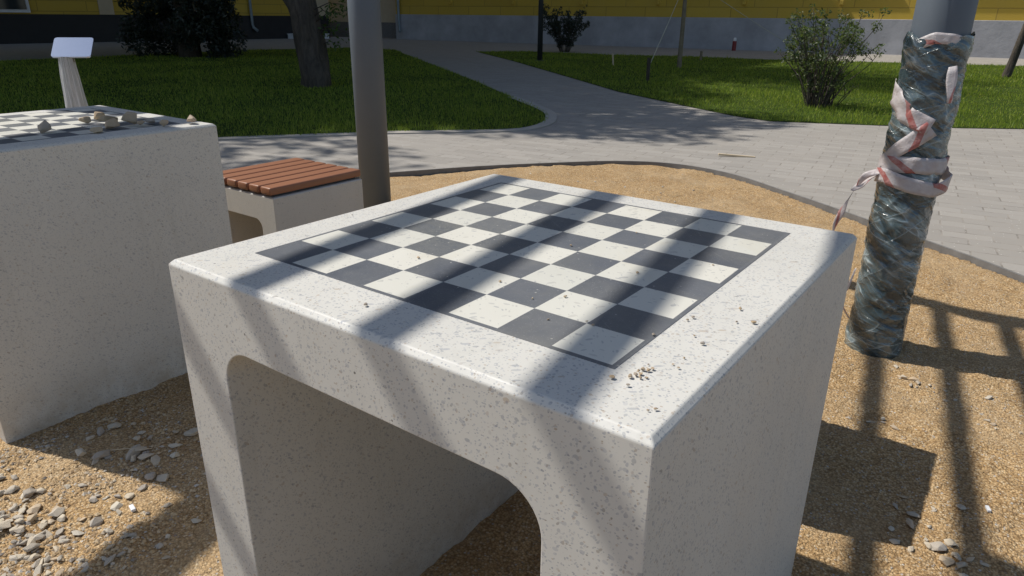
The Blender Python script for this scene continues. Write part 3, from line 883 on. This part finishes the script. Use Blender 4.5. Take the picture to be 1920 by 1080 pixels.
tape_part('tape_turn', around([(-180, -.165, .036), (-130, -.150, .034), (-80, -.140, .034), (-30, -.145, .034), (20, -.145, .036, .006), (60, -.15, .036)], 60, seed=3), .1)
tape_part('tape_turn', around([(-172, -.215, .030, .004), (-128, -.20, .032, .004), (-80, -.225, .032, .003), (-35, -.245, .030, .006), (8, -.215, .034, .030), (40, -.18, .03, .004)], 60, r=.130, seed=4), .35)
tape_part('tape_turn', around([(-120, .335, .022), (-90, .365, .022), (-60, .362, .020), (-20, .34, .022), (20, .31, .02)], 40, r=.122, seed=5), .62)
# film streak and loose end hanging on the front
tape_part('loose_end', [(W(.856 + math.cos(R(-52)) * (.133 + .006 * i), 2.88 + math.sin(R(-52)) * (.133 + .006 * i), .26 - .028 * i), Vector((math.cos(R(20)), math.sin(R(20)), .25)) * (.011 + .004 * math.sin(i)) ) for i in range(6)], .2)
def hang(pts, widths, seed, name='loose_end'):
    P = catmull(pts, 6); out = []
    for i, p in enumerate(P):
        f = i / (len(P) - 1) * (len(widths) - 1); a = min(int(f), len(widths) - 2); w = widths[a] + (widths[a + 1] - widths[a]) * (f - a)
        ang = seed + i * .16
        out.append((W(*p), Vector((math.cos(ang) * .8, math.sin(ang) * .5, .25)) * w * S))
    tape_part(name, out, seed)
sil = (.856 - .985 * .13, 2.88 - .12 * .13)
hang([(sil[0] + .03, sil[1] - .05, -.20), (sil[0] - .02, sil[1] - .06, -.235), (sil[0] - .05, sil[1] - .06, -.265), (sil[0] - .075, sil[1] - .07, -.29)], [.035, .03, .022, .008], .7, 'knot')
hang([(sil[0] + .02, sil[1] - .06, -.19), (sil[0] - .03, sil[1] - .07, -.215), (sil[0] - .06, sil[1] - .06, -.27)], [.03, .02, .006], 2.2, 'knot')
hang([(sil[0] - .06, sil[1] - .06, -.27), (sil[0] - .085, sil[1] - .05, -.33), (sil[0] - .105, sil[1] - .05, -.40), (sil[0] - .125, sil[1] - .05, -.47), (sil[0] - .115, sil[1] - .05, -.53), (sil[0] - .07, sil[1] - .03, -.60)], [.004, .005, .018, .012, .006, .010], 1.1)
hang([(sil[0] - .005, sil[1] - .02, -.66), (sil[0] - .02, sil[1] - .04, -.76), (sil[0] - .035, sil[1] - .04, -.83), (sil[0] + .01, sil[1] - .03, -.91)], [.004, .010, .022, .006], .1)

# ------------------------------------------------------------------ sign on a short wrapped stake
sg = empty('information_sign', W(-5.16, 2.03)); tag(sg, 'small blank white tilted sign board on a film wrapped stake at far left', 'sign')
bm = bmesh.new(); box(bm, (-.108, -.085, -.005), (.108, .085, .005))
bevel(bm, .02, 3, [e for e in bm.edges if abs(e.verts[0].co.z - e.verts[1].co.z) > .005])
o = mesh_bm('sign_board', bm, M['panel']); o.parent = sg
o.location = (.0, .05, (.155 + G) * S); o.rotation_euler = (R(38), 0, R(50))
tube_obj('stake', [(0, 0, -.05), (0, .02, (.08 + G) * S)], .025, M['pole_wood'], sg, 10)
V = []; F = []; UV = []; nz, na = 60, 40
for i in range(nz + 1):
    t = i / nz
    for k in range(na):
        a = 2 * math.pi * k / na; r = .098 - .066 * t + .010 * noise.noise(Vector((math.cos(a) * 2, math.sin(a) * 2, t * 3))) + .007 * abs(math.sin(a * 4 + t * 3))
        V.append((math.cos(a) * r + .035 * (1 - t), math.sin(a) * r, t * (.09 + G) * S))
for i in range(nz):
    for k in range(na):
        a = i * na + k; b = i * na + (k + 1) % na; F.append((a, b, b + na, a + na)); u0, u1, v0, v1 = k / na, (k + 1) / na, i / nz, (i + 1) / nz
        UV += [(u0 * 2, v0 * .15), (u1 * 2, v0 * .15), (u1 * 2, v1 * .15), (u0 * 2, v1 * .15)]
n2 = NT('milky_plastic_sheet'); vv = n2.coord('UV'); f2 = n2.noise(n2.mapping(vv, scale=(9, 5, 1)), 2.5, 6, .7, 1.2).outputs[0]
p2_ = n2.bsdf(n2.mix(f2, (.66, .69, .71), (.92, .94, .95)), .25, n2.bump(f2, .8, .02)); t2_ = n2.n('BsdfTransparent'); mx2 = n2.n('MixShader')
n2.l(n2.ramp(f2, [(.3, (.25,)), (.6, (.95,))]), mx2.inputs[0]); n2.l(t2_.outputs[0], mx2.inputs[1]); n2.l(p2_.outputs[0], mx2.inputs[2]); n2.l(mx2.outputs[0], n2.out.inputs[0])
o = mesh_py('plastic_wrap', V, F, n2.m, sg, True); uv = o.data.uv_layers.new(name='uv'); uv.data.foreach_set('uv', np.array(UV, dtype=np.float32).ravel())

# ------------------------------------------------------------------ vegetation
def leaf_cloud(centres, radii, n, size, seed, name, mat, parent, flat=1.0, outline=True):
    r_ = np.random.default_rng(seed)
    c = np.array(centres, float); rad = np.array(radii, float)
    k = r_.choice(len(c), n, p=rad ** 2 / (rad ** 2).sum())
    d = r_.normal(size=(n, 3)); d /= np.linalg.norm(d, axis=1)[:, None]
    rr = rad[k] * r_.uniform(.25, 1, n) ** .5
    p = c[k] + d * rr[:, None] * np.array([1, 1, flat])
    a = r_.normal(size=(n, 3)); a /= np.linalg.norm(a, axis=1)[:, None]
    b = np.cross(a, r_.normal(size=(n, 3))); b /= np.linalg.norm(b, axis=1)[:, None]
    s = size * r_.uniform(.6, 1.3, n)[:, None]
    V = np.stack([p - a * s, p + b * s * .42, p + a * s, p - b * s * .42], 1)
    return mesh_np(name, V, 4, mat, parent)
def tree(loc, crown_c, crown_r, nclump, nleaf, label, seed, trunk, leaf=.11, flat=.8):
    """trunk: list of ((x,y,z), radius) relative to loc; crown centre relative to loc"""
    t = empty('tree', loc); tag(t, label, 'tree')
    r_ = random.Random(seed)
    P = [Vector(p) for p, _ in trunk]; rad = [r for _, r in trunk]
    PP = catmull(P, 6); n = len(PP)
    RR = [rad[min(int(i / (n - 1) * (len(rad) - 1)), len(rad) - 1)] + (rad[min(int(i / (n - 1) * (len(rad) - 1)) + 1, len(rad) - 1)] - rad[min(int(i / (n - 1) * (len(rad) - 1)), len(rad) - 1)]) * ((i / (n - 1) * (len(rad) - 1)) % 1) for i in range(n)]
    # refine for bark relief
    Q = []; RQ = []
    for i in range(n - 1):
        for k in range(4):
            Q.append(PP[i].lerp(PP[i + 1], k / 4)); RQ.append(RR[i] + (RR[i + 1] - RR[i]) * k / 4)
    Q.append(PP[-1]); RQ.append(RR[-1])
    V, F = tube(Q, RQ, 36, jitter=.45, seed=seed)
    mesh_py('trunk', V, F, M['bark'], t, True)
    cc = Vector(crown_c); cl = []; cr = []
    for _ in range(nclump):
        d = Vector((r_.gauss(0, 1), r_.gauss(0, 1), r_.gauss(0, 1))).normalized() * crown_r * r_.uniform(.25, .95)
        cl.append((cc.x + d.x, cc.y + d.y, cc.z + d.z * flat)); cr.append(crown_r * r_.uniform(.18, .34))
    limbs = []
    top = P[-1]
    for k in range(min(12, nclump)):
        e = Vector(cl[k]); mid = top.lerp(e, .5) + Vector((r_.uniform(-.3, .3), r_.uniform(-.3, .3), .3))
        limbs.append(([top - Vector((0, 0, .2)), mid, e], [rad[-1] * .6, rad[-1] * .35, .02]))
    multi_tube('limbs', limbs, M['bark'], t, 7)
    leaf_cloud(cl, cr, nleaf, leaf, seed, 'crown', M['leaf_tree'], t)
    return t
# the thick leaning trunk on the left lawn
tA = tree((-8.40, 6.98, 0), (-1.5, -1.2, 7.2), 3.4, 60, 22000, 'old leaning tree with a furrowed split trunk on the shaded left lawn', 3,
     [((0, 0, -.2), .30), ((0, 0, .05), .255), ((-.03, 0, .5), .205), ((-.12, .0, 1.0), .215), ((-.3, 0, 1.7), .24), ((-.5, -.1, 3.2), .22), ((-.9, -.7, 5.0), .16)])
# sprouts on it
r_ = random.Random(9); sh = []; lc = []
for k in range(7):
    q_ = r_.uniform(.22, .55); b0 = Vector((.03, .08, .62 + .09 * k)); e = b0 + Vector((.8 * q_, .59 * q_, r_.uniform(-.12, .3)))
    sh.append(([b0, b0.lerp(e, .5) + Vector((0, 0, .06)), e], [.008, .006, .003])); lc += [tuple(e), tuple(b0.lerp(e, .6))]
multi_tube('sprout', sh, M['bark'], tA, 5); leaf_cloud(lc, [.10] * len(lc), 230, .035, 4, 'sprout_leaves', M['leaf_tree'], tA)
tree((-12.9, 12.2, 0), (-.2, -.8, 11.6), 4.0, 60, 17000, 'unseen slim tree behind the bare grey pole, added to shade the right lawn', 12, [((0, 0, -.2), .14), ((0, 0, 1), .12), ((.05, 0, 3), .11), ((0, .1, 6), .08)])  # added tree: trunk hidden by the pole, crown placed to shade the right lawn
tree((-12.6, 2.2, 0), (-.2, .5, 7.2), 4.0, 70, 26000, 'leafy tree beyond the left edge shading the near lawn', 21, [((0, 0, -.2), .25), ((0, 0, 1), .22), ((.1, 0, 3), .2), ((.2, .1, 5.5), .14)])
# huge dark clipped evergreen
bx, by = -22.6 * S, 13.2 * S
ev = empty('evergreen_bush', (bx, by, 0)); tag(ev, 'huge almost black evergreen bush in front of the left wing', 'bush')
cl = []; cr = []; r_ = random.Random(2)
for k in range(150):
    a = r_.uniform(0, 6.28); z = r_.uniform(.05, 4.6); rr = 1.33 * (1 - .05 * abs(z - 1.5)) * r_.uniform(.55, 1)
    cl.append((math.cos(a) * rr, math.sin(a) * rr, z)); cr.append(r_.uniform(.25, .42))
leaf_cloud(cl, cr, 42000, .055, 6, 'foliage', M['leaf_dark'], ev); tube_obj('stem', [(0, 0, -.1), (0, 0, 4.2)], [.3, .08], M['bark'], ev, 10)

def shrub(loc, label, nst, height, spread, nleaf, lsize, seed, mat, tight=False, group=None):
    t = empty('shrub', loc); tag(t, label, 'shrub', group)
    r_ = random.Random(seed); st = []; lc = []; lr = []
    for k in range(nst):
        a = r_.uniform(0, 6.28); s = spread * r_.uniform(.15, 1) ** .8; h = height * r_.uniform(.55, 1.02)
        b = Vector((math.cos(a) * s * .18, math.sin(a) * s * .18, -.02)); e = Vector((math.cos(a) * s, math.sin(a) * s, h))
        mid = b.lerp(e, .5) + Vector((-math.cos(a) * s * .12 + r_.uniform(-.04, .04), -math.sin(a) * s * .12 + r_.uniform(-.04, .04), 0))
        pts = catmull([b, b.lerp(mid, .5), mid, mid.lerp(e, .55) + Vector((r_.uniform(-.04, .04), r_.uniform(-.04, .04), 0)), e], 3)
        st.append((pts, [.007 * (1 - .75 * i / (len(pts) - 1)) + .0015 for i in range(len(pts))]))
        for j in range(2 if not tight else 3):
            q = pts[r_.randrange(len(pts) // 2, len(pts))]; e2 = q + Vector((r_.uniform(-.15, .15), r_.uniform(-.15, .15), r_.uniform(.02, .2)))
            st.append(([q, q.lerp(e2, .5), e2], [.004, .003, .0015])); lc.append(tuple(e2)); lr.append(r_.uniform(.03, .07) * (1.6 if tight else 1))
        lc.append(tuple(e)); lr.append(r_.uniform(.04, .08) * (1.6 if tight else 1))
        for q in pts[len(pts) // 3::2]:
            if r_.random() < (.75 if tight else .45): lc.append(tuple(q)); lr.append(r_.uniform(.03, .06) * (1.6 if tight else 1))
    multi_tube('stems', st, M['bark'], t, 5); leaf_cloud(lc, lr, nleaf, lsize, seed, 'foliage', mat, t)
    return t
shrub(W(-1.92, 12.62), 'tall sparse leafy shrub with many bare stems on the bright right lawn', 54, 1.16, .66, 4600, .022, 5, M['leaf_bush'])
shrub(W(-1.75, 12.9), 'low tuft of shoots at the foot of the tall sparse shrub', 14, .45, .35, 500, .018, 15, M['leaf_bush'])
shrub(W(-15.7, 26.2), 'dense dark rounded shrub against the grey plinth right of the thin lamp pole', 40, 1.24, .80, 4200, .042, 8, M['leaf_dark'], True)

def sapling(loc, top, r, label, crown, seed, nleaf=1500, crown_r=.9):
    t = empty('young_tree', loc); tag(t, label, 'young tree')
    tube_obj('trunk', catmull([Vector((0, 0, -.1)), Vector((top[0] * .4, top[1] * .4, 1.0)), Vector(top)], 8), [r * (1 - .4 * i / 16) for i in range(17)], M['bark'] if crown else M['pole_wood'], t, 14, jitter=.25, seed=seed)
    r_ = random.Random(seed); cl = [(top[0] + r_.gauss(0, .5) * crown_r, top[1] + r_.gauss(0, .5) * crown_r, top[2] + .3 + r_.gauss(0, .5)) for _ in range(12)]
    multi_tube('limbs', [([Vector(top) - Vector((0, 0, .1)), Vector(top).lerp(Vector(c), .6), Vector(c)], [r * .5, r * .3, .008]) for c in cl], M['bark'], t, 5)
    leaf_cloud(cl, [.35] * 12, nleaf, .06, seed, 'crown', M['leaf_tree'], t)
    return t
s1 = sapling(W(-7.9, 20.4), (-.02, 0, 3.4), .055, 'straight young tree tied with ropes in the middle of the right lawn', False, 31, 700, .5)
s2 = sapling(W(.27, 23.2), (.36, .12, 3.2), .085, 'dark leaning young trunk at the right edge of the lawn', True, 33, 1500, 1.1)
def rope(a, b, label):
    o = tube_obj('guy_rope', [a, a.lerp(b, .5) + Vector((0, 0, -.02)), b], .006, M['rope'], None, 6); return tag(o, label, 'rope')
T0 = W(-7.9, 20.4) + Vector((0, 0, 1.9))
rope(T0, W(-6.5, 15.4, -.70), 'pale guy rope slanting from the young tree down to the left stake')
rope(T0, W(-4.6, 24.0, -.98), 'faint guy rope slanting from the young tree down to the right')
def stake(x, y, h, r, label, mat=None, tilt=(0, 0)):
    b = W(x, y); o = tube_obj('stake', [b + Vector((0, 0, -.05)), b + Vector((tilt[0] * .5, tilt[1] * .5, h * .5)), b + Vector((tilt[0], tilt[1], h))], r, mat or M['pole_wood'], None, 8, jitter=.2, seed=3, smooth=False)
    return tag(o, label, 'stake')
stake(-6.5, 15.4, .42, .035, 'dark short stake holding the left guy rope in the lawn', M['bark'])
stake(-9.9, 19.9, .28, .022, 'pale upright peg in the lawn left of the roped young tree', M['lath'], (-.03, 0))
stake(-8.9, 24.5, .26, .035, 'dim peg in the lawn right of the roped young tree', M['pole_wood'])
# thin lamp pole
lp = empty('lamp_post', W(-12.7, 19.9)); tag(lp, 'thin dark lamp post beside the path in front of the grey plinth', 'lamp post')
tube_obj('pole', [(0, 0, -.1), (0, 0, 4.2)], [.068, .05], M['steel_dark'], lp, 20)
tube_obj('base', [(0, 0, 0), (0, 0, .05)], [.12, .11], M['steel_dark'], lp, 20, smooth=False)
V, F = tube([Vector((0, 0, 4.2)), Vector((0, 0, 4.3)), Vector((0, 0, 4.42))], [.09, .24, .05], 20); mesh_py('lamp_head', V, F, M['steel_dark'], lp)

# ------------------------------------------------------------------ buildings
def wall_dir(a, b):
    A = W(*a); B = W(*b); d = (B - A); L = d.length; return A, math.atan2(d.y, d.x), L
# right wing: long yellow wall over a grey plinth
A, ang, L = wall_dir((-31.8, 32.2), (14, 37.0))
bw = empty('yellow_building', A, ang); tag(bw, 'long yellow building with block joints above a grey plinth across the back', 'building')
PH = 1.09
def bbox(name, a, b, mat, parent, bev=0):
    bm = bmesh.new(); box(bm, a, b)
    if bev: bevel(bm, bev, 1)
    return mesh_bm(name, bm, mat, parent)
bbox('wall', (0, .05, PH), (L, 9, 15), M['yellow'], bw)
bbox('plinth', (-.02, 0, -.1), (L + .02, 8.9, PH), M['plinth'], bw, .01)
bbox('roof', (-.4, -.4, 15), (L + .4, 9.4, 15.4), M['plinth_dark'], bw)
for i in range(11):
    x = 3.0 + i * 3.15
    bbox('sill_bracket', (x, -.06, 1.52), (x + .12, .048, 1.66), M['yellow'], bw, .008)
    bbox('sill', (x - .55, -.09, 2.30), (x + 1.35, .049, 2.40), M['plinth'], bw)
    f = bbox('window', (x - .45, .0, 2.402), (x + 1.25, .047, 4.2), M['white'], bw)
    g = bbox('pane', (x - .37, -.012, 2.48), (x + 1.17, -.001, 4.12), M['glass'], f)
def downpipe(x, parent, label=None, y=-.09):
    V, F = tube([Vector((x, y, 8.5)), Vector((x, y, .62)), Vector((x + .03, y, .5)), Vector((x + .14, y - .14, .36))], .06, 12)
    return mesh_py('downpipe', V, F, M['pipe'], parent, True)
downpipe(.25, bw)
# left wing: tall, with black plinth; its shadow covers the far lawn
A2 = W(-39.5, -12); B2 = W(-36.1, 30.6); d2 = B2 - A2; ang2 = math.atan2(d2.y, d2.x); L2 = d2.length
lw = empty('yellow_apartment_block', A2, ang2); tag(lw, 'tall yellow building at left with a black plinth and a pale corner strip', 'building')
HL = 31.5
bbox('wall', (0, 0.05, .98), (L2, 12, HL), M['yellow'], lw)
bbox('plinth', (-.02, -.0, -.1), (L2 + .02, 11.9, .98), M['plinth_dark'], lw)
bbox('roof', (-.3, -.3, HL), (L2 + .3, 12.3, HL + .3), M['plinth_dark'], lw)
bbox('corner_strip', (L2 - 1.0, -.03, .981), (L2 + .03, .048, HL - .1), M['cream'], lw)
bbox('corner_strip', (22.0, -.03, .981), (22.5, .048, HL - .1), M['cream'], lw)
for fl in range(9):
    for x in (4.2, 8.8, 13.4, 18.05, 24.6):
        z = 1.03 + fl * 3.1
        f = bbox('window', (x, -.02, z), (x + 1.7, .046, z + 1.7), M['white'], lw); bbox('pane', (x + .1, -.035, z + .1), (x + 1.6, -.021, z + 1.6), M['glass'], f)
downpipe(L2 - 4.0, lw); 
# recessed entrance between the wings
A3 = W(-38.2, 32.0); B3 = W(-30.4, 34.4); d3 = B3 - A3; L3 = d3.length
en = empty('entrance_recess', A3, math.atan2(d3.y, d3.x)); tag(en, 'cream rendered recess wall between the two yellow wings', 'building')
bbox('wall', (0, .04, .72), (L3, 6, 26), M['cream'], en); bbox('plinth', (-.01, 0, -.1), (L3 + .01, 5.9, .72), M['edging'], en)
def urn(x, y, label, s=1):
    t = empty('white_box', W(x, y)); tag(t, label, 'box')
    bm = bmesh.new(); box(bm, (-.3 * s, -.15, 0), (.3 * s, .15, .2)); bevel(bm, .02, 2); mesh_bm('box', bm, M['white'], t)
    bm = bmesh.new(); box(bm, (-.32 * s, -.17, .2), (.32 * s, .17, .235)); bevel(bm, .01, 2); mesh_bm('lid', bm, M['white'], t)
urn(-35.85, 27.7, 'small white box on the ground left of the old tree trunk'); urn(-35.1, 29.3, 'small white box on the ground right of the old tree trunk', .6)
hy = empty('short_bollard', W(-10.9, 33.3)); tag(hy, 'small red post with a white cap at the foot of the grey plinth', 'bollard')
V, F = tube([Vector((0, 0, 0)), Vector((0, 0, .3)), Vector((0, 0, .34))], [.07, .07, .06], 16); mesh_py('post', V, F, M['red'], hy)
V, F = tube([Vector((0, 0, .34)), Vector((0, 0, .42)), Vector((0, 0, .45))], [.05, .05, .03], 16); mesh_py('cap', V, F, M['white'], hy)
# pavement strip along the wall with a low kerb is part of the paving

# unseen trees beyond the frame, added to block skylight from the background
tree((-19.5, 4.6, 0), (1.6, 2.4, 8.5), 7.0, 120, 36000, 'unseen broad tree far off the left edge, added to block sky over the shaded lawn', 41, [((0, 0, -.2), .35), ((0, 0, 1), .3), ((.3, .3, 3), .28), ((.8, 1, 6), .2)], leaf=.15)
tree((5.6, 12.5, 0), (-.3, .4, 8.0), 4.2, 60, 20000, 'unseen broad tree off the right edge, added to block sky beside the bright lawn', 51, [((0, 0, -.2), .3), ((0, 0, 1), .26), ((.1, .3, 3), .24), ((.2, .4, 6), .18)], leaf=.15)

r_ = np.random.default_rng(12)
pebbles(2600, [(-1.45, -.35, -.55, .16, 1.0), (-1.4, .1, -.6, .5, .3)], 17, 'gravel', 'small broken stone bits packed between the stones at the bottom left', .003, .008)
def stalk(x, y, L, rz, label):
    a = W(x, y); a.z = ground_h(a.x, a.y) + .004; d = Vector((math.cos(rz), math.sin(rz), 0)) * L
    b = a + d; b.z = ground_h(b.x, b.y) + .006
    tag(tube_obj('dry_stalk', [a, a.lerp(b, .5) + Vector((0, 0, .004)), b], .0014, M['lath'], None, 5), label, 'litter')
stalk(-1.16, .22, .13, .75, 'dry pale stalk lying in the shadow between the two chess tables')
stalk(.66, .86, .07, 2.1, 'dry stalk on the dim sand inside the central table')

tree((bx - 3.4, by + 1.8, 0), (4.2, -1.6, 9.5), 4.6, 80, 26000, 'unseen tall tree behind the huge dark evergreen bush, added to darken the left lawn', 61, [((0, 0, -.2), .3), ((0, 0, 1), .26), ((.4, -.1, 3), .24), ((2.0, -.8, 6), .18)], leaf=.15)  # canopy added to darken the left lawn, trunk kept out of sight
